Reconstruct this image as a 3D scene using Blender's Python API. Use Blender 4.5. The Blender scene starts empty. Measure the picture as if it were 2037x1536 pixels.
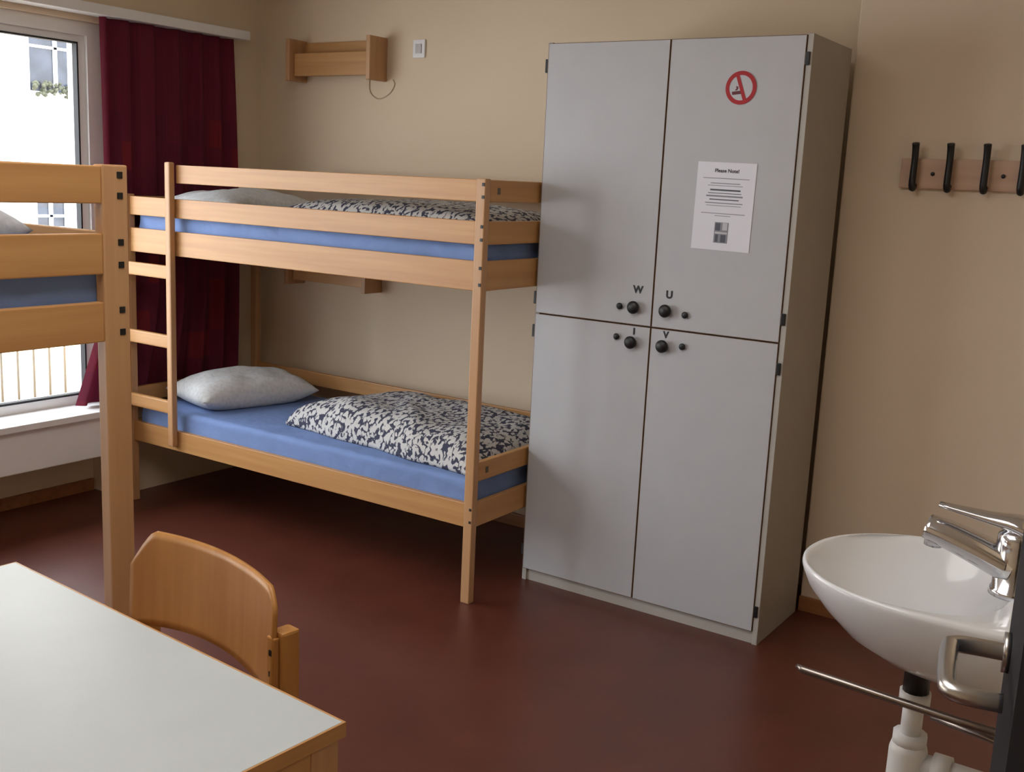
import bpy, bmesh, math, random
from mathutils import Vector, Matrix, noise
random.seed(3)
S = bpy.context.scene
COL = S.collection
try:
    S.view_settings.view_transform = 'Standard'
    S.view_settings.look = 'None'
    S.view_settings.exposure = 0.0
except Exception as e:
    print(e)

# ------------------------------------------------------------------ materials
def lin(c):
    return tuple(((v/255.0)/12.92 if v/255.0 <= 0.04045 else ((v/255.0+0.055)/1.055)**2.4) for v in c)+(1.0,)

def new_mat(name):
    m = bpy.data.materials.new(name); m.use_nodes = True
    nt = m.node_tree
    b = nt.nodes['Principled BSDF']
    return m, nt, b

def plain(name, rgb, rough=0.5, metal=0.0, noise_amt=0.06, nscale=8.0, bump=0.0, bscale=60.0, spec=0.5, bdist=0.01):
    m, nt, b = new_mat(name)
    tc = nt.nodes.new('ShaderNodeTexCoord')
    n = nt.nodes.new('ShaderNodeTexNoise'); n.inputs['Scale'].default_value = nscale
    n.inputs['Detail'].default_value = 4
    nt.links.new(tc.outputs['Object'], n.inputs['Vector'])
    r = nt.nodes.new('ShaderNodeValToRGB')
    c = lin(rgb)
    r.color_ramp.elements[0].position = 0.3; r.color_ramp.elements[1].position = 0.7
    r.color_ramp.elements[0].color = tuple(max(0, v*(1-noise_amt)) for v in c[:3])+(1,)
    r.color_ramp.elements[1].color = tuple(min(1, v*(1+noise_amt)) for v in c[:3])+(1,)
    nt.links.new(n.outputs['Fac'], r.inputs['Fac'])
    nt.links.new(r.outputs['Color'], b.inputs['Base Color'])
    b.inputs['Roughness'].default_value = rough
    b.inputs['Metallic'].default_value = metal
    b.inputs['Specular IOR Level'].default_value = spec
    if bump > 0:
        n2 = nt.nodes.new('ShaderNodeTexNoise'); n2.inputs['Scale'].default_value = bscale
        n2.inputs['Detail'].default_value = 3
        nt.links.new(tc.outputs['Object'], n2.inputs['Vector'])
        bp = nt.nodes.new('ShaderNodeBump'); bp.inputs['Strength'].default_value = bump
        bp.inputs['Distance'].default_value = bdist
        nt.links.new(n2.outputs['Fac'], bp.inputs['Height'])
        nt.links.new(bp.outputs['Normal'], b.inputs['Normal'])
    return m

def wood(name, axis, c1, c2, rough=0.42):
    m, nt, b = new_mat(name)
    tc = nt.nodes.new('ShaderNodeTexCoord')
    mp = nt.nodes.new('ShaderNodeMapping')
    sc = [38, 38, 38]; sc[axis] = 1.6
    mp.inputs['Scale'].default_value = sc
    oi = nt.nodes.new('ShaderNodeObjectInfo')
    nt.links.new(tc.outputs['Object'], mp.inputs['Vector'])
    n = nt.nodes.new('ShaderNodeTexNoise'); n.noise_dimensions = '4D'
    n.inputs['Scale'].default_value = 1.0; n.inputs['Detail'].default_value = 5
    mul = nt.nodes.new('ShaderNodeMath'); mul.operation = 'MULTIPLY'; mul.inputs[1].default_value = 20
    nt.links.new(oi.outputs['Random'], mul.inputs[0])
    nt.links.new(mul.outputs[0], n.inputs['W'])
    nt.links.new(mp.outputs['Vector'], n.inputs['Vector'])
    r = nt.nodes.new('ShaderNodeValToRGB')
    r.color_ramp.elements[0].position = 0.3; r.color_ramp.elements[0].color = lin(c1)
    r.color_ramp.elements[1].position = 0.68; r.color_ramp.elements[1].color = lin(c2)
    nt.links.new(n.outputs['Fac'], r.inputs['Fac'])
    nt.links.new(r.outputs['Color'], b.inputs['Base Color'])
    b.inputs['Roughness'].default_value = rough
    return m

W1, W2 = (178, 128, 76), (194, 147, 92)
WX = wood('beech_x', 0, W1, W2); WY = wood('beech_y', 1, W1, W2); WZ = wood('beech_z', 2, (178,133,90), (192,149,106))
CHW = wood('chair_beech', 2, (174,119,58), (190,135,72), 0.4)
RACKW = wood('rack_beech', 0, (186,152,128), (198,166,142))
WALL = plain('wall_paint', (222, 203, 176), 0.85, 0, 0.02, 1.5, 0.08, 180)
WALL2 = plain('wall_paint_pale', (219, 202, 181), 0.85, 0, 0.02, 1.5, 0.08, 180)
CEIL = plain('ceiling_paint', (225, 222, 216), 0.9)
FLOOR = plain('floor_linoleum', (88, 43, 31), 0.38, 0, 0.14, 5.0, 0.04, 25, 0.7)
WHITE = plain('white_lacquer', (232, 232, 233), 0.4, 0, 0.02)
FRAMEW = plain('window_frame_white', (234, 235, 236), 0.4, 0, 0.02)
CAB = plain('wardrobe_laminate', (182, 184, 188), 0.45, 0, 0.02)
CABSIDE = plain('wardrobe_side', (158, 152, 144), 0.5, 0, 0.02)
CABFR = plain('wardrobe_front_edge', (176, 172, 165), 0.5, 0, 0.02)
CABEDGE = plain('door_edge_brown', (112, 84, 58), 0.6)
BLACK = plain('black_plastic', (14, 14, 16), 0.45)
TABLE = plain('table_laminate', (186, 193, 195), 0.38, 0, 0.02)
BLUE = plain('blue_sheet', (112, 137, 186), 0.85, 0, 0.07, 6, 0.35, 14, bdist=0.02)
PILLOW = plain('pillow_grey', (206, 208, 208), 0.95, 0, 0.1, 60, 0.35, 24)
PILLOW2 = plain('pillow_dark', (160, 162, 166), 0.95, 0, 0.1, 60, 0.35, 24)
CHROME = plain('chrome', (215, 215, 218), 0.14, 1.0, 0.01)
STEEL = plain('brushed_steel', (200, 198, 196), 0.28, 1.0, 0.02)
BARM = plain('towel_bar_steel', (150, 142, 136), 0.3, 1.0, 0.02)
CERAM = plain('ceramic_white', (228, 231, 236), 0.12, 0, 0.005)
PLASTW = plain('white_plastic', (226, 226, 226), 0.4, 0, 0.02)
DOORM = plain('door_grey', (40, 41, 46), 0.65, spec=0.2)
PAPER = plain('paper', (226, 227, 236), 0.8, 0, 0.01)
GREYINK = plain('grey_ink', (140, 142, 150), 0.8)
REDINK = plain('red_ink', (166, 14, 28), 0.6)
RAILM = plain('railing_paint', (160, 150, 134), 0.6)
FACADE = plain('facade_plaster', (236, 232, 222), 0.9, 0, 0.03, 2)
FACLOW = plain('facade_cream', (214, 194, 160), 0.9, 0, 0.03, 2)
DARKGL = plain('dark_window', (44, 48, 56), 0.2, 0, 0.5, 3)
GROUND = plain('ground_concrete', (180, 172, 160), 0.9)
BASEB = wood('baseboard_wood', 0, (140, 92, 56), (166, 112, 72))

def duvet_mat():
    m, nt, b = new_mat('duvet_pattern')
    tc = nt.nodes.new('ShaderNodeTexCoord')
    mp = nt.nodes.new('ShaderNodeMapping'); mp.inputs['Scale'].default_value = (1.0, 0.62, 0.8)
    nt.links.new(tc.outputs['Object'], mp.inputs['Vector'])
    wn = nt.nodes.new('ShaderNodeTexNoise'); wn.inputs['Scale'].default_value = 40
    nt.links.new(mp.outputs['Vector'], wn.inputs['Vector'])
    mx = nt.nodes.new('ShaderNodeMixRGB'); mx.blend_type = 'ADD'; mx.inputs['Fac'].default_value = 0.03
    nt.links.new(mp.outputs['Vector'], mx.inputs['Color1']); nt.links.new(wn.outputs['Color'], mx.inputs['Color2'])
    v = nt.nodes.new('ShaderNodeTexVoronoi'); v.feature = 'DISTANCE_TO_EDGE'; v.inputs['Scale'].default_value = 42
    nt.links.new(mx.outputs['Color'], v.inputs['Vector'])
    n2 = nt.nodes.new('ShaderNodeTexNoise'); n2.inputs['Scale'].default_value = 60; n2.inputs['Detail'].default_value = 0.5
    nt.links.new(mp.outputs['Vector'], n2.inputs['Vector'])
    m1 = nt.nodes.new('ShaderNodeMath'); m1.operation = 'MULTIPLY_ADD'; m1.inputs[1].default_value = 0.85; m1.inputs[2].default_value = -0.37
    nt.links.new(n2.outputs['Fac'], m1.inputs[0])
    cmpn = nt.nodes.new('ShaderNodeMath'); cmpn.operation = 'SUBTRACT'
    nt.links.new(v.outputs['Distance'], cmpn.inputs[0]); nt.links.new(m1.outputs[0], cmpn.inputs[1])
    r = nt.nodes.new('ShaderNodeValToRGB')
    e = r.color_ramp.elements
    e[0].position = 0.0; e[0].color = lin((58, 60, 78))
    e[1].position = 0.06; e[1].color = lin((194, 193, 191))
    nt.links.new(cmpn.outputs[0], r.inputs['Fac'])
    nt.links.new(r.outputs['Color'], b.inputs['Base Color'])
    b.inputs['Roughness'].default_value = 0.95
    return m
DUVET = duvet_mat()

def curtain_mat():
    m, nt, b = new_mat('curtain_maroon')
    tc = nt.nodes.new('ShaderNodeTexCoord')
    mp = nt.nodes.new('ShaderNodeMapping'); mp.inputs['Scale'].default_value = (1, 15, 7.5)
    nt.links.new(tc.outputs['Object'], mp.inputs['Vector'])
    sn = nt.nodes.new('ShaderNodeVectorMath'); sn.operation = 'FLOOR'
    nt.links.new(mp.outputs['Vector'], sn.inputs[0])
    sp = nt.nodes.new('ShaderNodeSeparateXYZ'); nt.links.new(sn.outputs[0], sp.inputs[0])
    cb = nt.nodes.new('ShaderNodeCombineXYZ')
    nt.links.new(sp.outputs['Y'], cb.inputs['X']); nt.links.new(sp.outputs['Z'], cb.inputs['Y'])
    wn = nt.nodes.new('ShaderNodeTexWhiteNoise'); wn.noise_dimensions = '2D'
    nt.links.new(cb.outputs[0], wn.inputs['Vector'])
    lt = nt.nodes.new('ShaderNodeMath'); lt.operation = 'LESS_THAN'; lt.inputs[1].default_value = -3.5
    nt.links.new(sp.outputs['Z'], lt.inputs[0])
    ml = nt.nodes.new('ShaderNodeMath'); ml.operation = 'MULTIPLY'
    nt.links.new(wn.outputs['Value'], ml.inputs[0]); nt.links.new(lt.outputs[0], ml.inputs[1])
    r = nt.nodes.new('ShaderNodeValToRGB'); r.color_ramp.interpolation = 'CONSTANT'
    e = r.color_ramp.elements
    e[0].position = 0; e[0].color = lin((118, 25, 50))
    e[1].position = 0.5; e[1].color = lin((110, 23, 54))
    x = e.new(0.92); x.color = lin((138, 30, 44))
    nt.links.new(ml.outputs[0], r.inputs['Fac'])
    mp2 = nt.nodes.new('ShaderNodeMapping'); mp2.inputs['Scale'].default_value = (1, 90, 1.5)
    nt.links.new(tc.outputs['Object'], mp2.inputs['Vector'])
    n = nt.nodes.new('ShaderNodeTexNoise'); n.inputs['Scale'].default_value = 1
    nt.links.new(mp2.outputs['Vector'], n.inputs['Vector'])
    mx = nt.nodes.new('ShaderNodeMixRGB'); mx.blend_type = 'MULTIPLY'; mx.inputs['Fac'].default_value = 0.6
    nt.links.new(r.outputs['Color'], mx.inputs['Color1'])
    nt.links.new(n.outputs['Fac'], mx.inputs['Color2'])
    nt.links.new(mx.outputs['Color'], b.inputs['Base Color'])
    b.inputs['Roughness'].default_value = 0.9
    tr = nt.nodes.new('ShaderNodeBsdfTranslucent'); nt.links.new(r.outputs['Color'], tr.inputs['Color'])
    ms = nt.nodes.new('ShaderNodeMixShader'); ms.inputs['Fac'].default_value = 0.14
    out = nt.nodes['Material Output']
    nt.links.new(b.outputs[0], ms.inputs[1]); nt.links.new(tr.outputs[0], ms.inputs[2])
    nt.links.new(ms.outputs[0], out.inputs['Surface'])
    return m
CURT = curtain_mat()

def glass_mat():
    m, nt, b = new_mat('window_glass')
    t = nt.nodes.new('ShaderNodeBsdfTransparent'); g = nt.nodes.new('ShaderNodeBsdfGlossy')
    g.inputs['Roughness'].default_value = 0.02
    ms = nt.nodes.new('ShaderNodeMixShader'); ms.inputs['Fac'].default_value = 0.04
    nt.links.new(t.outputs[0], ms.inputs[1]); nt.links.new(g.outputs[0], ms.inputs[2])
    nt.links.new(ms.outputs[0], nt.nodes['Material Output'].inputs['Surface'])
    return m
GLASS = glass_mat()

# ------------------------------------------------------------------ mesh helpers
def finish(ob, parent=None, kind=None, label=None, category=None, group=None):
    COL.objects.link(ob)
    if parent: ob.parent = parent
    if kind: ob['kind'] = kind
    if label: ob['label'] = label
    if category: ob['category'] = category
    if group: ob['group'] = group
    return ob

def mesh_from_bm(bm, name, mats, smooth=False):
    me = bpy.data.meshes.new(name)
    bm.normal_update()
    bm.to_mesh(me); bm.free()
    for m in (mats if isinstance(mats, (list, tuple)) else [mats]): me.materials.append(m)
    if smooth:
        for p in me.polygons: p.use_smooth = True
    return bpy.data.objects.new(name, me)

def add_box(bm, lo, hi, mi=0):
    vs = [bm.verts.new((x, y, z)) for x in (lo[0], hi[0]) for y in (lo[1], hi[1]) for z in (lo[2], hi[2])]
    idx = [(0,1,3,2),(4,6,7,5),(0,4,5,1),(2,3,7,6),(0,2,6,4),(1,5,7,3)]
    fs = []
    for f in idx:
        fc = bm.faces.new([vs[i] for i in f]); fc.material_index = mi; fs.append(fc)
    return vs, fs

def box(name, lo, hi, mat, parent=None, bev=0.003, **kw):
    c = [(a+b)/2 for a, b in zip(lo, hi)]
    bm = bmesh.new()
    add_box(bm, [a-d for a, d in zip(lo, c)], [a-d for a, d in zip(hi, c)])
    bmesh.ops.recalc_face_normals(bm, faces=bm.faces)
    if bev > 0:
        bev = min(bev, 0.45*min(h-l for l, h in zip(lo, hi)))
        bmesh.ops.bevel(bm, geom=bm.edges[:], offset=bev, segments=2, affect='EDGES', profile=0.6)
    ob = mesh_from_bm(bm, name, mat)
    ob.location = c
    return finish(ob, parent, **kw)

def boxes(name, lst, mat, parent=None, origin=None, **kw):
    """several boxes that form one rigid part"""
    bm = bmesh.new()
    if origin is None: origin = [(a+b)/2 for a, b in zip(lst[0][0], lst[0][1])]
    for it in lst:
        lo, hi = it[0], it[1]; mi = it[2] if len(it) > 2 else 0
        add_box(bm, [a-d for a, d in zip(lo, origin)], [a-d for a, d in zip(hi, origin)], mi)
    bmesh.ops.recalc_face_normals(bm, faces=bm.faces)
    ob = mesh_from_bm(bm, name, mat)
    ob.location = origin
    return finish(ob, parent, **kw)

def smooth_pts(pts, n=6):
    pts = [Vector(p) for p in pts]
    if len(pts) < 3: return pts
    out = []
    P = [pts[0]*2-pts[1]] + pts + [pts[-1]*2-pts[-2]]
    for i in range(1, len(P)-2):
        for k in range(n):
            t = k/n
            a, b, c, d = P[i-1], P[i], P[i+1], P[i+2]
            out.append(0.5*((2*b)+(c-a)*t+(2*a-5*b+4*c-d)*t*t+(-a+3*b-3*c+d)*t**3))
    out.append(pts[-1]); return out

def sweep(name, pts, rad, mat, parent=None, seg=14, smooth=0, flat=None, **kw):
    """tube along points; rad number or list; flat=(sx,sy) cross-section scale"""
    P = smooth_pts(pts, smooth) if smooth else [Vector(p) for p in pts]
    N = len(P)
    if isinstance(rad, (int, float)): R = [rad]*N
    else:
        R = [rad[0]+0 for _ in range(N)]
        for i in range(N):
            t = i/(N-1)*(len(rad)-1); k = min(int(t), len(rad)-2); R[i] = rad[k]+(rad[k+1]-rad[k])*(t-k)
    o = P[0].copy()
    bm = bmesh.new(); rings = []
    prev = None
    for i in range(N):
        if i == 0: t = P[1]-P[0]
        elif i == N-1: t = P[-1]-P[-2]
        else: t = P[i+1]-P[i-1]
        t.normalize()
        if prev is None:
            a = Vector((0, 0, 1)) if abs(t.z) < 0.9 else Vector((0, 1, 0))
            n1 = t.cross(a).normalized()
        else:
            n1 = (prev - t*prev.dot(t)).normalized()
        prev = n1; n2 = t.cross(n1)
        fx, fy = flat if flat else (1, 1)
        rings.append([bm.verts.new(P[i]-o+(n1*math.cos(2*math.pi*k/seg)*fx+n2*math.sin(2*math.pi*k/seg)*fy)*R[i]) for k in range(seg)])
    for i in range(N-1):
        for k in range(seg):
            bm.faces.new((rings[i][k], rings[i][(k+1)%seg], rings[i+1][(k+1)%seg], rings[i+1][k]))
    bm.faces.new(rings[0][::-1]); bm.faces.new(rings[-1])
    bmesh.ops.recalc_face_normals(bm, faces=bm.faces)
    ob = mesh_from_bm(bm, name, mat, True)
    ob.location = o
    return finish(ob, parent, **kw)

def knob(name, c, r, mat, parent, depth=0.02, axis='-Y', seg=20):
    """turned knob protruding along axis from c"""
    bm = bmesh.new()
    prof = [(r*0.55, 0), (r*0.6, depth*0.3), (r*0.98, depth*0.5), (r, depth*0.75), (r*0.8, depth*0.97), (0.0, depth)]
    rings = []
    for pr, d in prof[:-1]:
        rings.append([bm.verts.new((pr*math.cos(2*math.pi*k/seg), -d, pr*math.sin(2*math.pi*k/seg))) for k in range(seg)])
    for a, b in zip(rings, rings[1:]):
        for k in range(seg): bm.faces.new((a[k], a[(k+1)%seg], b[(k+1)%seg], b[k]))
    tip = bm.verts.new((0, -depth, 0))
    for k in range(seg): bm.faces.new((rings[-1][k], rings[-1][(k+1)%seg], tip))
    bm.faces.new(rings[0])
    bmesh.ops.recalc_face_normals(bm, faces=bm.faces)
    ob = mesh_from_bm(bm, name, mat, True)
    ob.location = c
    if axis == '+X': ob.rotation_euler = (0, 0, math.radians(90))
    return finish(ob, parent)

def empty(name, loc, rz=0, **kw):
    e = bpy.data.objects.new(name, None); e.empty_display_size = 0.1
    e.location = loc; e.rotation_euler = (0, 0, rz)
    return finish(e, **kw)

def text_mesh(name, txt, size, mat, parent, loc, thick=0.0006, bold=0.0):
    cu = bpy.data.curves.new(name+'_c', 'FONT'); cu.body = txt; cu.size = size
    cu.align_x = 'CENTER'; cu.align_y = 'CENTER'; cu.extrude = thick; cu.offset = bold
    tmp = bpy.data.objects.new(name+'_t', cu); COL.objects.link(tmp)
    bpy.context.view_layer.update()
    dg = bpy.context.evaluated_depsgraph_get()
    me = bpy.data.meshes.new_from_object(tmp.evaluated_get(dg))
    bpy.data.objects.remove(tmp)
    me.materials.clear(); me.materials.append(mat)
    me.transform(Matrix.Rotation(math.radians(90), 4, 'X'))
    ob = bpy.data.objects.new(name, me); ob.location = loc
    return finish(ob, parent)

def cushion(name, size, loc, rz, mat, amp=0.01, seedv=0.0, pw=0.5, nx=36, ny=36, tilt=(0,0), **kw):
    sx, sy, sz = size
    bm = bmesh.new()
    top = []; bot = []
    for i in range(nx+1):
        rt = []; rb = []
        for j in range(ny+1):
            u = -1+2*i/nx; v = -1+2*j/ny
            pu = u*(1-0.06*(1-v*v)); pv = v*(1-0.06*(1-u*u))
            prof = (max(0, 1-abs(u)**2.6)**pw)*(max(0, 1-abs(v)**2.6)**pw)
            n = noise.noise(Vector((u*2.0+seedv, v*2.0, seedv)))*amp + noise.noise(Vector((u*5+seedv, v*5, seedv)))*amp*0.3
            x = pu*sx/2; y = pv*sy/2
            z = sz*0.62*prof + n*prof
            rt.append(bm.verts.new((x, y, sz*0.36+z)))
            if 0 < i < nx and 0 < j < ny:
                rb.append(bm.verts.new((x, y, sz*0.36-sz*0.36*min(1, prof*1.6))))
            else: rb.append(rt[-1])
        top.append(rt); bot.append(rb)
    for i in range(nx):
        for j in range(ny):
            bm.faces.new((top[i][j], top[i+1][j], top[i+1][j+1], top[i][j+1]))
            q = (bot[i][j], bot[i][j+1], bot[i+1][j+1], bot[i+1][j])
            bm.faces.new(q)
    bmesh.ops.recalc_face_normals(bm, faces=bm.faces)
    ob = mesh_from_bm(bm, name, mat, True)
    ob.location = loc; ob.rotation_euler = (tilt[0], tilt[1], rz)
    return finish(ob, **kw)

def duvet(name, corners, z0, h, mat, seedv=0.0, amp=0.02, nx=90, ny=60, **kw):
    """folded quilt: corners = 4 xy points (front-left, front-right, back-right, back-left)"""
    c = [Vector((p[0], p[1])) for p in corners]
    o = (c[0]+c[1]+c[2]+c[3])/4
    bm = bmesh.new(); G = []; B = []
    for i in range(nx+1):
        r = []; rb = []
        for j in range(ny+1):
            u = i/nx; v = j/ny
            p = c[0].lerp(c[1], u).lerp(c[3].lerp(c[2], u), v)
            uu = 2*u-1; vv = 2*v-1
            e = max(0, 1-abs(uu)**10)**0.5*max(0, 1-abs(vv)**7)**0.5
            w = noise.noise(Vector((u*5+seedv, v*5, 3)))*0.024
            d = (p-o)
            p2 = p + d.normalized()*w*(1-e*0.6) if d.length > 1e-4 else p
            q = p.x*0.8+p.y*0.6+0.15*noise.noise(Vector((p.x*3, p.y*3, seedv)))
            fold = (1-abs(2*((q*3.1+seedv) % 1)-1))**2*amp*0.6
            nz = noise.noise(Vector((p.x*4+seedv, p.y*4, seedv)))*amp + noise.noise(Vector((p.x*11, p.y*11, seedv)))*amp*0.35 + fold-amp*0.3
            z = h*e*(0.82+0.18*math.sin(u*math.pi)) + nz*e
            r.append(bm.verts.new((p2.x-o.x, p2.y-o.y, 0.012+z)))
            rb.append(bm.verts.new((p2.x-o.x, p2.y-o.y, 0.0)))
        G.append(r); B.append(rb)
    for i in range(nx):
        for j in range(ny):
            bm.faces.new((G[i][j], G[i+1][j], G[i+1][j+1], G[i][j+1]))
            bm.faces.new((B[i][j], B[i][j+1], B[i+1][j+1], B[i+1][j]))
    for i in range(nx):
        bm.faces.new((G[i][0], B[i][0], B[i+1][0], G[i+1][0]))
        bm.faces.new((G[i][ny], G[i+1][ny], B[i+1][ny], B[i][ny]))
    for j in range(ny):
        bm.faces.new((G[0][j], G[0][j+1], B[0][j+1], B[0][j]))
        bm.faces.new((G[nx][j], B[nx][j], B[nx][j+1], G[nx][j+1]))
    bmesh.ops.recalc_face_normals(bm, faces=bm.faces)
    ob = mesh_from_bm(bm, name, mat, True)
    ob.location = (o.x, o.y, z0)
    return finish(ob, **kw)

# ------------------------------------------------------------------ room shell
ST = dict(kind='structure')
XW = -4.42      # window wall inner face
YB = 4.15       # back wall
YR = 4.03       # protruding wall section with the coat rack
XR = -0.06      # wall with the doorway
ZC = 2.72
box('floor', (-4.8, -1.6, -0.1), (1.5, 4.4, 0.0), FLOOR, bev=0, **ST)
box('ceiling', (-4.8, -1.6, ZC), (1.5, 4.4, ZC+0.1), CEIL, bev=0, **ST)
box('wall_back', (-4.7, YB, 0), (0.1, YB+0.15, ZC), WALL, bev=0, **ST)
box('wall_far_right', (-1.240, YR, 0), (0.1, YB-0.001, ZC), WALL2, bev=0.006, **ST)
box('wall_front', (-4.7, -1.35, 0), (0.1, -1.2, ZC), WALL, bev=0, **ST)
WY0, WY1, WZ0, WZ1 = -0.35, 3.22, 0.48, 2.235
boxes('wall_window', [((-4.75, -1.2, 0), (-4.60, 3.20, WZ0-0.03)), ((-4.75, 3.20, 0), (XW, 4.15, WZ0)), ((-4.62, -1.2, WZ1), (XW, 4.15, ZC)),
                      ((-4.62, -1.2, WZ0), (XW, WY0, WZ1)), ((-4.62, WY1, WZ0), (XW, 4.15, WZ1))], WALL, **ST)
boxes('wall_doorway', [((XR, 0.68, 0), (0.10, 4.03, ZC)), ((XR, -1.2, 0), (0.10, -0.25, ZC)),
                       ((XR, -0.25, 2.12), (0.10, 0.68, ZC))], WALL, **ST)
box('wall_corridor', (1.35, -1.6, 0), (1.5, 2.6, ZC), WALL, bev=0, **ST)
box('wall_corridor_end', (0.1, 2.5, 0), (1.35, 2.6, ZC), WALL, bev=0, **ST)
box('wall_corridor_near', (0.1, -1.6, 0), (1.35, -1.5, ZC), WALL, bev=0, **ST)
box('baseboard_back', (XW+0.002, YB-0.015, 0), (-1.25, YB-0.001, 0.06), BASEB, **ST)
box('baseboard_right', (-1.24, YR-0.015, 0), (XR, YR-0.001, 0.06), BASEB, **ST)
box('baseboard_window', (-4.60, -1.2, 0), (-4.585, 3.19, 0.06), BASEB, **ST)

xf0, xf1 = -4.55, -4.47
fr = [((xf0, WY0, WZ0), (xf1, WY1, WZ0+0.045)), ((xf0, WY0, 2.145), (xf1, WY1, WZ1)),
      ((xf0, WY0, WZ0+0.045), (xf1, WY0+0.08, 2.145)), ((xf0, 3.085, WZ0+0.045), (xf1, WY1, 2.145)),
      ((xf0, 1.90, WZ0+0.045), (xf1, 2.02, 2.145)), ((xf0, 0.78, WZ0+0.045), (xf1, 0.90, 2.145))]
fr += [((xf1, 3.12, WZ0+0.03), (xf1+0.02, WY1, WZ1)), ((xf1, WY0, 2.175), (xf1+0.02, 3.12, WZ1))]
win = boxes('window_1', fr, FRAMEW, **ST)
seal = plain('rubber_seal', (40, 42, 46), 0.7)
def rel(o, p): return tuple(a-b for a, b in zip(p, o.location))
def cbox(name, lo, hi, mat, par, bev=0.0, **kw):
    return box(name, rel(par, lo), rel(par, hi), mat, par, bev, **kw)
for (a, b) in ((2.02, 3.085), (0.90, 1.90), (WY0+0.08, 0.78)):
    cbox('glass_pane', (-4.515, a, WZ0+0.045), (-4.505, b, 2.145), GLASS, win)
    s = 0.008
    l = [((-4.50, a, 2.137), (-4.466, b, 2.145)), ((-4.50, a, WZ0+0.045), (-4.466, b, WZ0+0.055)),
         ((-4.50, a, WZ0+0.055), (-4.466, a+s, 2.137)), ((-4.50, b-s, WZ0+0.055), (-4.466, b, 2.137))]
    boxes('window_gasket', [(rel(win, p), rel(win, q)) for p, q in l], seal, win)
box('trim_1', (-4.70, WY0-0.4, 0.452), (-4.255, 3.17, 0.482), WHITE, bev=0.004, **ST)   # window sill

# outdoors
FX = -16.0
building = boxes('neighbour_building', [((FX-1, -4, -6), (FX, 26, 0.6), 1), ((FX-1, -4, 0.6), (FX, 26, 9), 0),
    ((FX, 9.7, 2.42), (FX+0.12, 11.5, 2.56), 0), ((FX, -4, 1.3), (FX+0.1, 26, 1.38), 0)], [FACADE, FACLOW],
    label='pale plastered apartment building across the street', category='building')
def bwin(y0, y1, z0, z1):
    cbox('building_window', (FX-0.02, y0, z0), (FX+0.02, y1, z1), DARKGL, building)
    m = (y0+y1)/2
    boxes('building_window_frame', [(rel(building, p), rel(building, q)) for p, q in [
        ((FX, y0-0.08, z0-0.06), (FX+0.06, y0, z1+0.06)), ((FX, y1, z0-0.06), (FX+0.06, y1+0.08, z1+0.06)),
        ((FX, y0, z1), (FX+0.06, y1, z1+0.06)), ((FX, y0, z0-0.06), (FX+0.06, y1, z0)), ((FX, m-0.03, z0), (FX+0.05, m+0.03, z1)),
        ((FX, y0, z1-0.3), (FX+0.05, y1, z1-0.26))]], WHITE, building)
for yy in (7.6, 10.15, 12.7, 5.0):
    bwin(yy, yy+0.92, 2.66, 3.62)
for yy in (7.8, 10.2, 12.7):
    bwin(yy, yy+0.5, 0.55, 1.0)
box('ground', (FX-4, -20, -6.2), (-4.9, 40, -6.0), GROUND, bev=0, **ST)
bm = bmesh.new()
for i in range(90):
    c = Vector((FX+0.14+random.random()*0.1, 10.12+random.random()*0.98, 2.6+random.random()*0.2))
    bmesh.ops.create_icosphere(bm, subdivisions=1, radius=0.02+0.025*random.random(), matrix=Matrix.Translation(c-Vector((FX+0.2, 10.6, 2.6))))
pl = mesh_from_bm(bm, 'window_box_plants', plain('leaves', (70, 72, 56), 0.9, 0, 0.4, 20), True)
pl.location = (FX+0.2, 10.6, 2.6)
finish(pl, label='green plants in a window box on the facade', category='plant', kind='stuff')
rl = empty('balcony_railing', (-4.86, 1.5, 0), label='painted metal balcony railing with upright bars', category='railing')
box('handrail', (-0.02, -2.2, 0.92), (0.02, 2.3, 0.96), RAILM, rl, 0.002)
box('bottom_rail', (-0.012, -2.2, 0.42), (0.012, 2.3, 0.45), RAILM, rl, 0.002)
yy = -2.18; first = None
while yy < 2.3:
    if first is None:
        first = sweep('railing_bar', [(0, yy, 0.45), (0, yy, 0.92)], 0.006, RAILM, rl, seg=8)
    else:
        c = first.copy(); c.location = (0, yy, 0.45); COL.objects.link(c)
    yy += 0.085
box('balcony_slab', (-5.5, -1.2, 0.2), (-4.76, 4.2, 0.42), GROUND, bev=0, **ST)

cr = empty('curtain_rail', (-4.36, 1.8, 2.26), label='white curtain rail board above the window', category='curtain rail')
box('rail_board', (-0.06, -2.6, 0), (0.04, 2.18, 0.045), WHITE, cr, 0.004)

def make_curtain():
    bm = bmesh.new(); NS, NZ = 240, 60; zt, zb = 2.258, 0.497; G = []
    for i in range(NS+1):
        s = i/NS; col = []
        for k in range(NZ+1):
            t = k/NZ; z = zt+(zb-zt)*t
            yl = 3.125
            if z < 1.0: yl -= 0.17*((1.0-z)/0.5)**1.1
            yr = 3.895 + 0.03*math.sin(t*2.4)
            y = yl+(yr-yl)*s
            amp = 0.016+0.010*t
            x = -4.375 + amp*math.sin(s*2*math.pi*6+0.5*math.sin(t*4)+1.5*math.sin(s*7)) + 0.004*math.sin(s*71)
            y += 0.008*math.sin(s*2*math.pi*6+1.2)
            x = max(x, -4.412)
            col.append(bm.verts.new((x+4.36, y-3.5, z-2.25)))
        G.append(col)
    for i in range(NS):
        for k in range(NZ):
            bm.faces.new((G[i][k], G[i][k+1], G[i+1][k+1], G[i+1][k]))
    ob = mesh_from_bm(bm, 'curtain', CURT, True)
    ob.location = (-4.36, 3.5, 2.25)
    return finish(ob, label='dark maroon curtain with red squares, gathered beside the window', category='curtain')
make_curtain()

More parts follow.
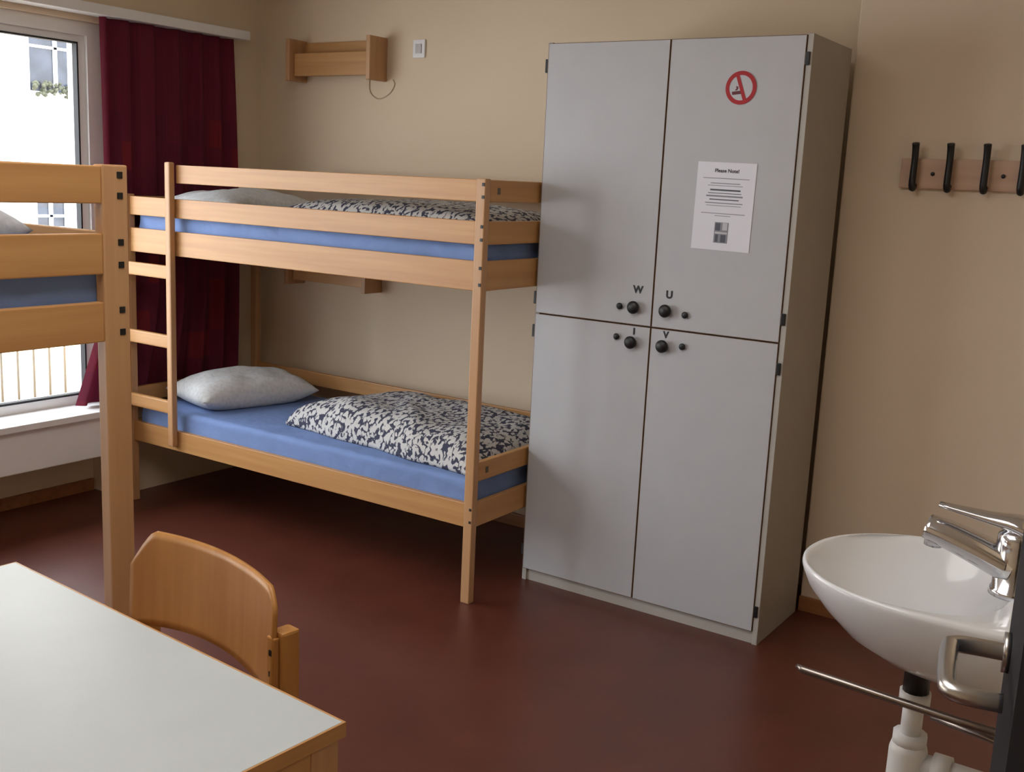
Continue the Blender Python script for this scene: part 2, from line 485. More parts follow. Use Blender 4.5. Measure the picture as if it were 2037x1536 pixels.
rad = empty('radiator', (-4.33, 1.2, 0), label='low white convector radiator under the window sill', category='radiator')
box('radiator_panel', (-0.05, -1.9, 0.26), (0.05, 1.96, 0.452), WHITE, rad, 0.006)
for y in (-1.7, -0.3):
    box('radiator_foot', (-0.04, y, 0.0), (-0.01, y+0.03, 0.26), WHITE, rad)

# ------------------------------------------------------------------ bunk beds
def bunk(loc, rz, L, Wd, pw, zs, lowend, label, far_top=True):
    b = empty('bunk_bed', loc, rz, label=label, category='bunk bed', group='beech bunk beds')
    top, g0, m1, m0, r1, r0 = zs
    pt = 0.034
    legs = []
    for (x0, x1) in ((0, pw), (L-pw, L)):
        for (y0, y1) in ((0, pt), (Wd-pt, Wd)):
            legs.append(box('leg', (x0, y0, 0), (x1, y1, top+0.004 if (x0 > 0 or far_top) else m1+0.01), WZ, b, 0.004))
    zz = []
    for a, c in ((top, g0), (m1, m0), (r1, r0)):
        zz += [c+(a-c)*0.78, c+(a-c)*0.22]
    for lg in ((legs[2], legs[0]) if far_top else (legs[2],)):
        for z in zz:
            bx = 0.012 if lg is legs[2] else -0.012
            s = 0.0075 if far_top else 0.006
            box('bolt_cap', (bx-s, -pt/2-0.002, z-lg.location.z-s), (bx+s, -pt/2+0.001, z-lg.location.z+s), BLACK, lg, 0.001)
    for z in (0.33, 0.38):
        box('bolt_cap', (0.006, -pt/2-0.002, z-legs[2].location.z-0.005), (0.016, -pt/2+0.001, z-legs[2].location.z+0.005), BLACK, legs[2], 0.001)
    t = 0.024
    lad = 0.37
    box('guard_rail', (lad+0.0, 0.004, g0), (L-pw, 0.004+t, top), WX, b)
    box('guard_rail', (pw if far_top else lad, Wd-0.004-t, g0), (L-pw, Wd-0.004, top), WX, b)
    for y0 in (0.004, Wd-0.004-t):
        box('guard_rail', (pw, y0, m0), (L-pw, y0+t, m1), WX, b)
        box('side_rail', (pw, y0, r0), (L-pw, y0+t, r1), WX, b)
        box('side_rail', (pw, y0, 0.305), (L-pw, y0+t, 0.40), WX, b)
    box('back_board', (pw, Wd-0.004-t, 0.53), (L-pw, Wd-0.004, 0.60), WX, b)
    for x0 in (0.004, L-0.004-t):
        for a, c in ((g0, top), (m0, m1), (r0, r1), (0.305, 0.40), lowend):
            if x0 < 0.1 and a == g0 and not far_top: continue
            box('end_board', (x0, pt, a), (x0+t, Wd-pt, c), WY, b)
    for zb in (r0+0.028, 0.335):
        boxes('slat_base', [((0.06+i*0.142, 0.03, zb), (0.13+i*0.142, Wd-0.03, zb+0.015)) for i in range(14)], WY, b)
    for z in (g0+(top-g0)*0.5, (lowend[0]+lowend[1])/2):
        box('bolt_plate', (L-0.0045, pt+0.05, z-0.012), (L-0.002, pt+0.068, z+0.012), plain('bolt_steel', (110,100,85), 0.4, 0.6), b, 0.001)
    ld = empty('ladder', (0, 0, 0)); ld.parent = b
    box('ladder_stile', (lad-0.035, -0.032, 0.33), (lad, -0.0005, top+0.012), WZ, ld, 0.008)
    box('ladder_stile', (0.0, -0.032, 0.33), (0.035, -0.0005, top-0.02), WZ, ld, 0.008)
    for z in (0.515, 0.822, 1.14):
        box('ladder_rung', (0.03, -0.028, z-0.03), (lad-0.03, -0.004, z+0.03), WX, ld, 0.006)
    return b

L, Wd = 2.064, 0.82
bunk((-4.336, 3.21, 0), 0, L, Wd, 0.040, (1.62, 1.54, 1.47, 1.385, 1.325, 1.215), (0.485, 0.56),
     'beech bunk bed along the wall beside the grey wardrobe, with ladder', far_top=False)
bunk((-2.17, -0.43, 0), math.radians(90), 2.05, 0.86, 0.068, (1.61, 1.525, 1.457, 1.363, 1.298, 1.204), (0.42, 0.485),
     'beech bunk bed standing behind the white table')

def mattress(lo, hi, label, sd=0.0):
    """soft slab with wrinkled sheet (vertices displaced along the surface)"""
    c = [(a+b)/2 for a, b in zip(lo, hi)]; h = [(b-a)/2 for a, b in zip(lo, hi)]
    bm = bmesh.new(); add_box(bm, [-v for v in h], h)
    bmesh.ops.recalc_face_normals(bm, faces=bm.faces)
    bmesh.ops.bevel(bm, geom=bm.edges[:], offset=0.03, segments=4, affect='EDGES', profile=0.6)
    ax = 0 if h[0] > h[1] else 1
    for i in range(1, 100):
        co = [0, 0, 0]; co[ax] = -h[ax]+2*h[ax]*i/100
        no = [0, 0, 0]; no[ax] = 1
        bmesh.ops.bisect_plane(bm, geom=bm.verts[:]+bm.edges[:]+bm.faces[:], plane_co=co, plane_no=no)
    for axn, n in ((1-ax, 22), (2, 5)):
        for i in range(1, n):
            co = [0, 0, 0]; co[axn] = -h[axn]*0.98+1.96*h[axn]*i/n
            no = [0, 0, 0]; no[axn] = 1
            bmesh.ops.bisect_plane(bm, geom=bm.verts[:]+bm.edges[:]+bm.faces[:], plane_co=co, plane_no=no)
    for v in bm.verts:
        l = v.co[ax]; w = v.co[1-ax]; z = v.co.z
        if z < -h[2]*0.7: continue
        q = l*9 + z*16 + w*5 + 1.6*noise.noise(Vector((l*2.2+sd, w*3, z*4)))
        rdg = max(0.0, noise.noise(Vector((q*0.9, w*2.5+sd, z*3.0))))
        k = 0.022*rdg*max(0, noise.noise(Vector((l*1.6+sd, 5+sd, 0)))+0.55)
        if z > h[2]*0.9: v.co.z += -k*0.5
        else: v.co[1-ax] -= math.copysign(k, w)
    ob = mesh_from_bm(bm, 'mattress', BLUE, True); ob.location = c
    return finish(ob, label=label, category='mattress', group='blue-sheeted bunk mattresses')
mattress((-4.285, 3.242, 0.352), (-2.31, 3.985, 0.485), 'mattress with blue fitted sheet on the lower bunk by the wardrobe', 1.0)
mattress((-4.285, 3.242, 1.26), (-2.31, 3.985, 1.40), 'mattress with blue fitted sheet on the upper bunk by the wardrobe', 4.0)
mattress((-2.99, -0.38, 1.25), (-2.205, 1.58, 1.385), 'mattress with blue fitted sheet on the upper bunk behind the table', 7.0)
mattress((-2.99, -0.38, 0.352), (-2.205, 1.58, 0.475), 'mattress with blue fitted sheet on the lower bunk behind the table', 9.0)

cushion('pillow', (0.41, 0.62, 0.165), (-3.98, 3.62, 0.4865), math.radians(-14), PILLOW, 0.022, 1.3, label='light grey crumpled pillow on the lower bunk', category='pillow', group='grey bed pillows')
cushion('pillow', (0.50, 0.62, 0.12), (-3.97, 3.60, 1.4015), math.radians(4), PILLOW, 0.015, 4.3, label='light grey pillow on the upper bunk by the curtain', category='pillow', group='grey bed pillows')
cushion('pillow', (0.52, 0.44, 0.18), (-2.60, 1.25, 1.3865), math.radians(10), PILLOW2, 0.015, 7.3, label='grey pillow on the upper bunk behind the table', category='pillow', group='grey bed pillows')
duvet('duvet', [(-3.47, 3.41), (-2.32, 3.28), (-2.32, 3.97), (-3.31, 3.97)], 0.487, 0.135, DUVET, 2.0, 0.017, label='folded duvet with black and white pattern on the lower bunk', category='duvet', group='black and white patterned duvets')
duvet('duvet', [(-3.40, 3.26), (-2.32, 3.26), (-2.32, 3.97), (-3.40, 3.97)], 1.402, 0.105, DUVET, 5.0, 0.010, label='folded duvet with black and white pattern on the upper bunk', category='duvet', group='black and white patterned duvets')

# ------------------------------------------------------------------ wall shelves
def lampshelf(z, label):
    e = empty('wall_shelf', (-3.83, YB, z), label=label, category='shelf', group='small beech wall shelves')
    for x in (-0.28, 0.255):
        box('bracket', (x, -0.13, 0.0), (x+0.025, 0, 0.205), WZ, e, 0.004)
    box('back_panel', (-0.255, -0.02, 0.04), (0.255, 0, 0.195), WX, e)
    box('front_panel', (-0.255, -0.095, 0.025), (0.255, -0.075, 0.135), WX, e)
    box('shelf_board', (-0.255, -0.075, 0.03), (0.255, -0.02, 0.048), WX, e)
    return e
sh1 = lampshelf(2.065, 'beech wall shelf with side brackets above the upper bunk')
lampshelf(1.035, 'beech wall shelf with side brackets above the lower bunk')
sw = empty('light_switch', (-3.35, YB, 2.215), label='white square light switch on the beige wall', category='switch')
box('switch_plate', (-0.036, -0.010, -0.042), (0.036, 0, 0.042), WHITE, sw, 0.004)
box('rocker', (-0.018, -0.015, -0.022), (0.018, -0.010, 0.022), plain('rocker_grey', (190,188,184), 0.4), sw, 0.002)
sweep('cable', [(0.17, -0.003, 0.03), (0.175, -0.003, -0.045), (0.23, -0.003, -0.08), (0.30, -0.003, -0.055), (0.33, -0.003, -0.015), (0.32, -0.003, 0.01)], 0.003, plain('cable_beige', (196,178,148), 0.6), sh1, smooth=6, seg=8,
      label='thin beige cable loop')

# ------------------------------------------------------------------ wardrobe
X0, X1, Y0, Y1, H = -2.2675, -1.243, 3.58, 3.995, 2.14
wd = empty('wardrobe', ((X0+X1)/2, Y0, 0), label='tall light grey four-door locker wardrobe with black knobs', category='wardrobe')
hw = (X1-X0)/2; D = Y1-Y0
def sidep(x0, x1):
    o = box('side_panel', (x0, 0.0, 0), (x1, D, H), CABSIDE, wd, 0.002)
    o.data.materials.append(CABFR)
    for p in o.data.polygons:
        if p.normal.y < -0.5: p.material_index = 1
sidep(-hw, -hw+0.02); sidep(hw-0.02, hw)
boxes('carcass', [((-hw+0.02, 0.02, H-0.02), (hw-0.02, D, H)), ((-hw+0.02, 0.01, 0.0), (hw-0.02, D, 0.048)),
                  ((-hw+0.02, D-0.01, 0.048), (hw-0.02, D, H-0.02)), ((-0.01, 0.025, 0.048), (0.01, D-0.01, H-0.02)),
                  ((-hw+0.02, 0.025, 1.098), (-0.01, D-0.01, 1.118)), ((0.01, 0.025, 1.098), (hw-0.02, D-0.01, 1.118))], CABFR, wd, origin=(0, 0, 0))
def wdoor(x0, x1, z0, z1):
    c = Vector(((x0+x1)/2, 0.0, (z0+z1)/2))
    bm = bmesh.new()
    vs, fs = add_box(bm, (x0-c.x, -0.004, z0-c.z), (x1-c.x, 0.016, z1-c.z), 1)
    bmesh.ops.recalc_face_normals(bm, faces=bm.faces)
    f = [f for f in bm.faces if f.normal.y < -0.9][0]
    bmesh.ops.inset_region(bm, faces=[f], thickness=0.0028, depth=0.0)
    f.material_index = 0
    ob = mesh_from_bm(bm, 'door', [CAB, CABEDGE]); ob.location = c
    return finish(ob, wd)
zmid = 1.112; g = 0.002
dUL = wdoor(-hw+0.004, -g, zmid+g, H-0.004)
dUR = wdoor(g, hw-0.022, zmid+g, H-0.004)
dLL = wdoor(-hw+0.004, -g, 0.05, zmid-g)
dLR = wdoor(g, hw-0.022, 0.05, zmid-g)
cx = wd.location.x
def on(door, x, z, y=-0.004): return (x-cx-door.location.x, y, z-door.location.z)
for d, kx, kz, sx_, sz_ in ((dUL, -1.825, 1.18, -1.888, 1.178), (dUR, -1.695, 1.18, -1.620, 1.172), (dLL, -1.827, 1.048, -1.893, 1.062), (dLR, -1.697, 1.049, -1.621, 1.056)):
    knob('knob', on(d, kx, kz), 0.024, BLACK, d, 0.03)
    knob('lock', on(d, sx_, sz_), 0.0125, BLACK, d, 0.012)
text_mesh('letter', 'W', 0.038, BLACK, dUL, on(dUL, -1.818, 1.245, -0.0046), bold=0.0015)
text_mesh('letter', 'U', 0.038, BLACK, dUR, on(dUR, -1.69, 1.238, -0.0046), bold=0.0015)
text_mesh('letter', 'I', 0.032, BLACK, dLL, on(dLL, -1.823, 1.088, -0.0046), bold=0.002)
text_mesh('letter', 'V', 0.034, BLACK, dLR, on(dLR, -1.692, 1.09, -0.0046), bold=0.0015)
for z in (2.055, 1.172, 1.04, 0.13):
    box('hinge', (-hw-0.012, 0.002, z-0.025), (-hw-0.0005, 0.018, z+0.025), BLACK, wd, 0.002)
for z in (2.06, 1.195, 1.022, 0.128):
    box('hinge', (hw-0.021, -0.008, z-0.021), (hw-0.006, -0.0005, z+0.021), BLACK, wd, 0.002)

def disc(bm, r0, r1, y, mi, seg=48, c=(0, 0)):
    a = [bm.verts.new((c[0]+r1*math.cos(2*math.pi*k/seg), y, c[1]+r1*math.sin(2*math.pi*k/seg))) for k in range(seg)]
    if r0 <= 0:
        f = bm.faces.new(a); f.material_index = mi
    else:
        b = [bm.verts.new((c[0]+r0*math.cos(2*math.pi*k/seg), y, c[1]+r0*math.sin(2*math.pi*k/seg))) for k in range(seg)]
        for k in range(seg):
            f = bm.faces.new((a[k], a[(k+1)%seg], b[(k+1)%seg], b[k])); f.material_index = mi
def poly(bm, pts, y, mi):
    f = bm.faces.new([bm.verts.new((p[0], y, p[1])) for p in pts]); f.material_index = mi
bm = bmesh.new()
R = 0.056
disc(bm, 0, R, 0, 0)
disc(bm, R*0.75, R, -0.0006, 1)
poly(bm, [(-0.021, 0.040), (-0.009, 0.044), (0.023, -0.039), (0.011, -0.044)], -0.0008, 1)
poly(bm, [(-0.030, -0.024), (0.004, -0.020), (0.003, -0.009), (-0.032, -0.013)], -0.0004, 2)
poly(bm, [(-0.022, -0.009), (-0.016, -0.002), (-0.018, 0.006), (-0.010, 0.004), (-0.009, -0.003), (-0.014, -0.009)], -0.0004, 2)
bmesh.ops.recalc_face_normals(bm, faces=bm.faces)
ns = mesh_from_bm(bm, 'no_smoking_sign', [plain('sign_white', (190, 193, 199), 0.6), REDINK, plain('sign_dark', (96, 34, 44), 0.6)])
ns.location = (-1.4795, Y0-0.0055, 1.968)
finish(ns, label='round red no smoking sticker on the wardrobe door', category='sign')

po = empty('notice_poster', (-1.508, Y0-0.0055, 1.565), label='white printed notice taped to the wardrobe door', category='poster')
po.rotation_euler = (0, math.radians(0.8), 0)
box('paper_sheet', (-0.109, -0.0006, -0.152), (0.109, 0.0006, 0.152), PAPER, po, 0)
text_mesh('notice_title', 'Please Note!', 0.0175, plain('ink', (30,30,34), 0.8), po, (0.002, -0.0012, 0.123), 0.0002, bold=0.0003)
bm = bmesh.new()
def bar(x0, x1, z, h, mi=0, y=-0.0011): poly(bm, [(x0, z-h), (x1, z-h), (x1, z+h), (x0, z+h)], y, mi)
for x0, x1, z, h, mi in [(-0.085, 0.087, 0.097, 0.0012, 0), (-0.055, 0.055, 0.080, 0.0014, 0), (-0.065, 0.065, 0.072, 0.001, 0), (-0.055, 0.058, 0.057, 0.0028, 1), (-0.062, 0.062, 0.046, 0.0012, 1),
                     (-0.068, 0.068, 0.036, 0.0026, 0), (-0.055, 0.055, 0.024, 0.0018, 1), (-0.07, 0.07, 0.012, 0.0016, 0), (-0.065, 0.065, 0.003, 0.001, 0), (-0.082, 0.082, -0.024, 0.0012, 0), (-0.03, 0.03, -0.032, 0.001, 0)]:
    bar(x0, x1, z, h, mi)
finish(mesh_from_bm(bm, 'notice_text', [GREYINK, plain('ink_dark', (92,94,102), 0.8)]), po)
bm = bmesh.new()
bar(-0.026, 0.026, -0.090, 0.036, 0)
bar(-0.023, -0.004, -0.070, 0.013, 1, -0.0013); bar(0.004, 0.022, -0.068, 0.013, 2, -0.0013)
bar(-0.023, 0.023, -0.091, 0.003, 2, -0.0013); bar(-0.021, -0.010, -0.110, 0.013, 1, -0.0013); bar(0.0, 0.019, -0.110, 0.013, 1, -0.0013)
finish(mesh_from_bm(bm, 'notice_picture', [GREYINK, plain('pic_dark', (92,94,104), 0.8), plain('pic_light', (196,196,202), 0.8)]), po)

rk = empty('coat_rack', (-0.80, YR, 1.712), label='wall-mounted beech board with black coat hooks', category='coat rack')
box('rack_board', (-0.232, -0.020, -0.052), (0.245, 0.0, 0.052), RACKW, rk, 0.004)
for x in (-0.18, -0.063, 0.055, 0.172):
    sweep('hook', [(x, -0.021, -0.040), (x, -0.034, -0.052), (x, -0.048, -0.040), (x, -0.048, 0.0), (x, -0.046, 0.05), (x, -0.050, 0.085), (x, -0.056, 0.103)], [0.011, 0.012, 0.012, 0.0115, 0.012, 0.013], BLACK, rk, smooth=5)
knob('screw', (-0.12, -0.020, 0.0), 0.007, BLACK, rk, 0.004)
knob('screw', (0.11, -0.020, 0.0), 0.007, BLACK, rk, 0.004)

# ------------------------------------------------------------------ table
ta = empty('table', (-1.088, 1.200, 0), math.radians(-4.0), label='white laminate table with beech edge and frame', category='table')
TL, TD = 1.033, 0.70
box('table_top', (-TL, -TD, 0.7245), (0, 0, 0.75), TABLE, ta, 0.0015)
boxes('edge_band', [((0.0, -TD, 0.724), (0.004, 0.0, 0.7495)), ((-TL, 0, 0.724), (0.004, 0.004, 0.7495)), ((-TL-0.004, -TD, 0.724), (-TL, 0.004, 0.7495)), ((-TL, -TD-0.004, 0.724), (0, -TD, 0.7495))], WY, ta, origin=(0, 0, 0))
for x in (-0.062, -TL+0.004):
    for y in (-0.062, -TD+0.004):
        box('leg', (x, y, 0), (x+0.058, y+0.058, 0.724), WZ, ta, 0.004)
for y in (-0.035, -TD+0.01):
    box('apron', (-TL+0.062, y, 0.63), (-0.062, y+0.022, 0.724), WX, ta, 0.002)
for x in (-0.026, -TL+0.006):
    box('apron', (x, -TD+0.062, 0.60), (x+0.020, -0.062, 0.724), WY, ta, 0.002)

# ------------------------------------------------------------------ chair
ch = empty('chair', (-1.725, 1.475, 0), math.radians(-7), label='bent beech plywood chair pushed up to the white table', category='chair')
PH = 0.265
bm = bmesh.new(); NU, NV = 48, 12; F = []; Bk = []
for i in range(NU+1):
    u = -1+2*i/NU; rf = []; rb = []
    au = abs(u)
    c0 = 0.76 if u < 0 else 0.88
    dp = 0.085 if u < 0 else 0.035
    zt = 0.812 - 0.006*u*u - (dp*((au-c0)/(1-c0))**1.3 if au > c0 else 0)
    zb = 0.578 + 0.022*(1-u*u) + (0.02*((au-0.9)/0.1)**2 if au > 0.9 else 0)
    for j in range(NV+1):
        v = j/NV
        z = zb+(zt-zb)*v
        x = u*PH
        y = -0.048*u*u + 0.008 + 0.05*(z-0.6)
        nrm = Vector((0.048*2*u/PH, 1, 0)).normalized()
        rf.append(bm.verts.new((x, y, z))); rb.append(bm.verts.new((x+nrm.x*0.009, y+nrm.y*0.009, z)))
    F.append(rf); Bk.append(rb)
for i in range(NU):
    for j in range(NV):
        bm.faces.new((F[i][j], F[i+1][j], F[i+1][j+1], F[i][j+1])); bm.faces.new((Bk[i][j], Bk[i][j+1], Bk[i+1][j+1], Bk[i+1][j]))
    bm.faces.new((F[i][0], Bk[i][0], Bk[i+1][0], F[i+1][0])); bm.faces.new((F[i][NV], F[i+1][NV], Bk[i+1][NV], Bk[i][NV]))
for j in range(NV):
    bm.faces.new((F[0][j], F[0][j+1], Bk[0][j+1], Bk[0][j])); bm.faces.new((F[NU][j], Bk[NU][j], Bk[NU][j+1], F[NU][j+1]))
bmesh.ops.recalc_face_normals(bm, faces=bm.faces)
finish(mesh_from_bm(bm, 'backrest', CHW, True), ch)
for sx in (-1, 1):
    xo = sx*0.262 + (0.012 if sx < 0 else 0)
    top = 0.722 if sx > 0 else 0.68
    box('leg', (xo-0.019, -0.022, 0), (xo+0.019, 0.022, top), CHW, ch, 0.006)
    box('leg', (xo-0.016, -0.455, 0), (xo+0.016, -0.415, 0.44), CHW, ch, 0.006)
    box('side_rail', (xo-0.012, -0.415, 0.38), (xo+0.012, -0.022, 0.43), CHW, ch, 0.004)
    if sx > 0:
        box('back_bracket', (xo-0.017, -0.034, 0.50), (xo+0.010, -0.0225, top-0.01), CHW, ch, 0.003)
        for z in (0.635, 0.68):
            box('bolt', (xo-0.007, -0.0365, z-0.006), (xo+0.003, -0.033, z+0.006), BLACK, ch, 0.001)
bm = bmesh.new(); n = 16; T = []
for i in range(n+1):
    r = []
    for j in range(n+1):
        u = -1+2*i/n; v = -1+2*j/n
        r.append(bm.verts.new((u*0.235*(1-0.04*v*v), -0.24+v*0.2*(1-0.05*u*u), 0.445-0.012*(1-u*u)*(1-v*v)-0.02*max(0, -v-0.7)/0.3)))
    T.append(r)
for i in range(n):
    for j in range(n): bm.faces.new((T[i][j], T[i+1][j], T[i+1][j+1], T[i][j+1]))
r = bmesh.ops.extrude_face_region(bm, geom=bm.faces[:])
for v in r['geom']:
    if isinstance(v, bmesh.types.BMVert): v.co.z -= 0.012
bmesh.ops.recalc_face_normals(bm, faces=bm.faces)
finish(mesh_from_bm(bm, 'seat', CHW, True), ch)

# ------------------------------------------------------------------ washbasin
ZS = 0.888; YS = 2.165
wb = empty('washbasin', (XR, YS, ZS), label='white ceramic wall-hung washbasin with chrome mixer tap', category='washbasin')
bm = bmesh.new(); SEG = 72
rings = [(-0.27, 0.03, 0.03, -0.168, 2), (-0.27, 0.11, 0.10, -0.165, 2), (-0.270, 0.178, 0.16, -0.147, 2.1), (-0.276, 0.230, 0.205, -0.114, 2.3), (-0.285, 0.266, 0.230, -0.074, 2.6),
         (-0.295, 0.287, 0.245, -0.038, 2.8), (-0.299, 0.296, 0.249, -0.012, 2.8), (-0.30, 0.298, 0.250, -0.002, 2.8), (-0.30, 0.297, 0.249, 0.005, 2.8), (-0.30, 0.293, 0.244, 0.008, 2.8),
         (-0.390, 0.196, 0.220, 0.004, 2.2), (-0.391, 0.189, 0.212, -0.006, 2.1), (-0.389, 0.170, 0.190, -0.040, 2.0), (-0.382, 0.134, 0.148, -0.080, 2), (-0.37, 0.08, 0.088, -0.108, 2), (-0.362, 0.03, 0.03, -0.116, 2)]
rv = []
for cx_, a, b, z, e in rings:
    r = []
    for k in range(SEG):
        t = 2*math.pi*k/SEG; c, s = math.cos(t), math.sin(t)
        ex = e*1.3 if c > 0 else 2.1
        rr = (abs(c)**ex+abs(s)**ex)**(-1/ex)
        r.append(bm.verts.new((cx_+a*c*rr, b*s*rr, z)))
    rv.append(r)
for p, q in zip(rv, rv[1:]):
    for k in range(SEG): bm.faces.new((p[k], p[(k+1)%SEG], q[(k+1)%SEG], q[k]))
bm.faces.new(rv[0]); bm.faces.new(rv[-1])
bmesh.ops.recalc_face_normals(bm, faces=bm.faces)
bs = finish(mesh_from_bm(bm, 'basin', CERAM, True), wb)
sweep('drain', [(-0.362, 0, -0.1165), (-0.362, 0, -0.113)], 0.028, CHROME, wb, seg=24)
tp = empty('tap', (-0.200, 0.0, 0.0)); tp.parent = wb
sweep('tap_body', [(0, 0, 0.0), (0, 0, 0.012), (0, 0, 0.013), (0, 0, 0.10), (0, 0, 0.118), (0, 0, 0.128)], [0.045, 0.043, 0.040, 0.041, 0.039, 0.028], CHROME, tp, seg=28)
sweep('tap_spout', [(-0.005, 0, 0.052), (-0.07, 0, 0.074), (-0.13, 0, 0.092), (-0.168, 0, 0.100)], [0.044, 0.041, 0.037, 0.033], CHROME, tp, smooth=5, flat=(1, 0.75))
sweep('aerator', [(-0.152, 0, 0.096), (-0.154, 0, 0.064)], 0.018, CHROME, tp)
sweep('tap_lever', [(0.042, 0, 0.116), (0.0, 0, 0.138), (-0.06, 0, 0.142), (-0.15, 0, 0.149)], [0.042, 0.040, 0.025, 0.012], CHROME, tp, smooth=5, flat=(1, 0.45))
SXP = -0.352
sweep('drain_collar', [(SXP, 0, -0.130), (SXP, 0, -0.252)], 0.026, BLACK, wb)
sp = empty('siphon', (SXP, 0, 0)); sp.parent = wb
sweep('tail_pipe', [(0, 0, -0.25), (0, 0, -0.36)], 0.021, PLASTW, sp)
sweep('pipe_nut', [(0, 0, -0.246), (0, 0, -0.272)], 0.031, PLASTW, sp, seg=12)
sweep('pipe_nut', [(0, 0, -0.338), (0, 0, -0.365)], 0.034, PLASTW, sp, seg=12)
sweep('bottle_trap', [(0, 0, -0.36), (0, 0, -0.375), (0, 0, -0.50), (0, 0, -0.515), (0, 0, -0.53)], [0.034, 0.038, 0.038, 0.036, 0.026], PLASTW, sp, seg=24)
sweep('outlet_pipe', [(0.02, 0, -0.40), (0.14, 0, -0.40), (-SXP, 0, -0.40)], 0.024, PLASTW, sp, seg=18)
sweep('pipe_nut', [(0.050, 0, -0.40), (0.085, 0, -0.40)], 0.033, PLASTW, sp, seg=12)
for y in (-0.12, 0.12):
    sweep('angle_valve', [(0, y, -0.45), (-0.07, y, -0.45)], 0.012, CHROME, wb)
    sweep('valve_handle', [(-0.07, y, -0.45), (-0.10, y, -0.45)], 0.02, CHROME, wb, seg=8)
    sweep('supply_hose', [(-0.05, y, -0.44), (-0.06, y, -0.3), (-0.12, y*0.5, -0.22), (-0.16, y*0.3, -0.15)], 0.006, STEEL, wb, smooth=5)
tr = empty('towel_rail', (XR, 2.02, 0.67), label='chrome swivel towel rail with two arms under the washbasin', category='towel rail')
sweep('wall_bracket', [(0, 0, -0.02), (-0.02, 0, -0.02), (-0.03, 0, -0.02)], [0.026, 0.024, 0.016], CHROME, tr)
sweep('rail_arm', [(-0.02, 0, 0.0), (-0.25, 0.005, 0.0), (-0.55, 0.03, 0.0), (-0.565, 0.035, 0.003)], [0.008, 0.008, 0.008, 0.004], BARM, tr)
sweep('rail_arm', [(-0.02, 0, -0.03), (-0.18, 0.03, -0.03), (-0.30, 0.055, -0.03)], 0.007, BARM, tr)

# ------------------------------------------------------------------ door leaf standing open
hx, hy, ex_, ey = -0.022, 0.66, -0.178, 1.50
ang = math.atan2(ey-hy, ex_-hx)
dr = empty('door_1', (hx, hy, 0), ang, **ST)
dl = math.hypot(ex_-hx, ey-hy)
box('door_leaf', (0, -0.04, 0.008), (dl, 0.0, 2.08), DOORM, dr, 0.002)
ps = [(dl-0.06, 0.0, 1.055), (dl-0.06, 0.045, 1.055), (dl-0.066, 0.066, 1.055), (dl-0.085, 0.072, 1.055), (dl-0.175, 0.072, 1.052), (dl-0.200, 0.066, 1.050), (dl-0.208, 0.045, 1.050), (dl-0.208, 0.010, 1.050)]
hd = sweep('door_handle', ps, 0.0115, STEEL, dr, smooth=6)
sweep('handle_rosette', [(dl-0.06, 0.0, 1.055), (dl-0.06, 0.008, 1.055)], 0.026, STEEL, dr, seg=24)
boxes('trim_2', [((XR-0.012, 0.68, 0), (0.112, 0.70, 2.14)), ((XR-0.012, -0.27, 0), (0.112, -0.25, 2.14)), ((XR-0.012, -0.27, 2.12), (0.112, 0.70, 2.14))], DOORM, **ST)

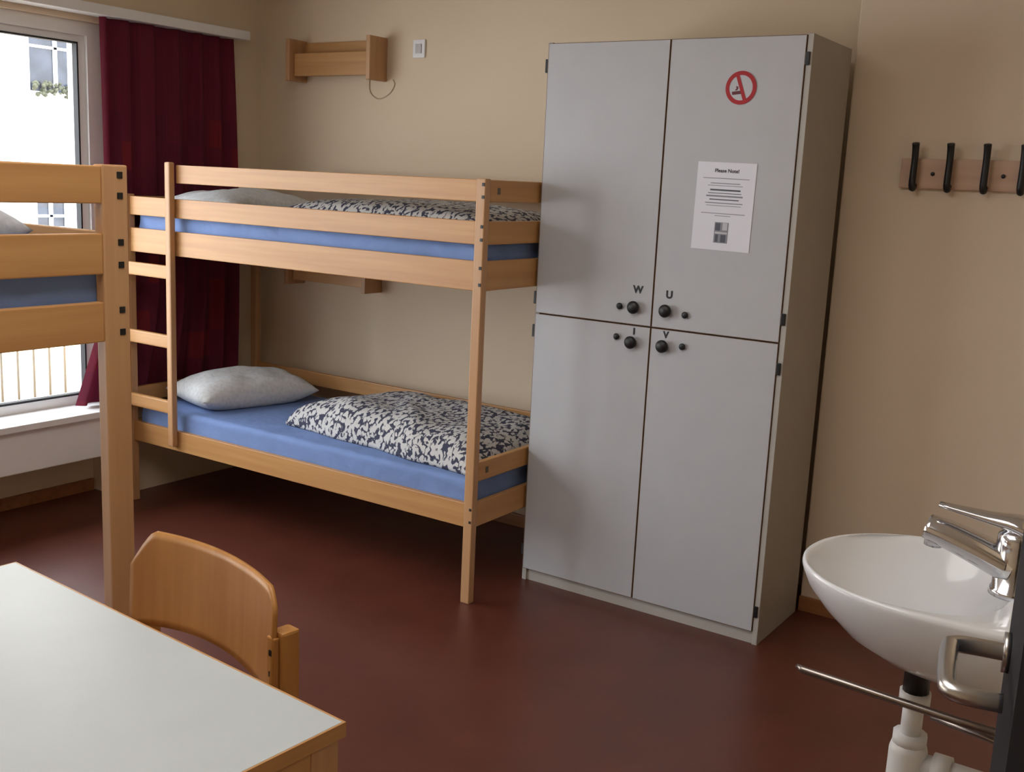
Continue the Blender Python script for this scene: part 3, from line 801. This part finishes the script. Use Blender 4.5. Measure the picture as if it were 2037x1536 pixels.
# ------------------------------------------------------------------ camera
F_ = Vector((-0.5505, 0.8348, 0)).normalized(); R_ = Vector((0.8348, 0.5505, 0)).normalized()
th = math.radians(10.8); ro = math.radians(2.7)
fwd = F_*math.cos(th)-Vector((0, 0, 1))*math.sin(th)
Dn = -F_*math.sin(th)-Vector((0, 0, 1))*math.cos(th)
ix = R_*math.cos(ro)-Dn*math.sin(ro)
iy = R_*math.sin(ro)+Dn*math.cos(ro)
cam = bpy.data.cameras.new('camera'); co = bpy.data.objects.new('camera', cam); COL.objects.link(co)
M = Matrix((( ix.x, -iy.x, -fwd.x, 0), (ix.y, -iy.y, -fwd.y, 0), (ix.z, -iy.z, -fwd.z, 1.62), (0, 0, 0, 1)))
co.matrix_world = M
cam.sensor_width = 36; cam.lens = 2137/2037*36; cam.clip_start = 0.02
S.camera = co

# ------------------------------------------------------------------ light
w = bpy.data.worlds.new('world'); S.world = w; w.use_nodes = True
bg = w.node_tree.nodes['Background']; bg.inputs['Color'].default_value = (0.88, 0.93, 1.0, 1); bg.inputs['Strength'].default_value = 8.5
sun = bpy.data.lights.new('sun', 'SUN'); sun.energy = 1.0; sun.angle = 0.02
so = bpy.data.objects.new('sun', sun); COL.objects.link(so)
so.rotation_euler = Vector((-0.7, 0.25, -0.7)).to_track_quat('-Z', 'Y').to_euler()
pa = bpy.data.lights.new('window_portal', 'AREA'); pa.shape = 'RECTANGLE'; pa.size = WY1-WY0; pa.size_y = 1.75
po_ = bpy.data.objects.new('window_portal', pa); COL.objects.link(po_)
po_.location = (-4.63, (WY0+WY1)/2, 1.36)
po_.rotation_euler = Vector((1, 0, 0)).to_track_quat('-Z', 'Y').to_euler()
try: pa.cycles.is_portal = True
except Exception as e: print(e)
bpy.context.view_layer.update()
mx_ = po_.matrix_world.to_3x3() @ Vector((1, 0, 0))
if abs(mx_.z) > 0.5: pa.size, pa.size_y = pa.size_y, pa.size
# unseen area light with housing, added under the ceiling for even fill
cl = empty('ceiling_fill', (-1.8, 1.1, ZC), label='flat white fill light added under the ceiling, out of view', category='fill light')
box('fill_housing', (-0.82, -0.82, -0.05), (0.82, 0.82, 0.0), WHITE, cl, 0.01)
al = bpy.data.lights.new('room_fill', 'AREA'); al.shape = 'RECTANGLE'; al.size = 1.6; al.size_y = 1.6; al.energy = 33; al.color = (1.0, 0.965, 0.93)
ao = bpy.data.objects.new('fill_area', al); COL.objects.link(ao); ao.parent = cl
ao.location = (0, 0, -0.055)
al2 = bpy.data.lights.new('corridor_fill', 'AREA'); al2.size = 0.8; al2.energy = 18; al2.color = (1.0, 0.95, 0.9)  # unseen area light added in the corridor, fills the room through the doorway
ao2 = bpy.data.objects.new('corridor_fill', al2); COL.objects.link(ao2)
ao2.location = (0.75, 0.0, 2.68)
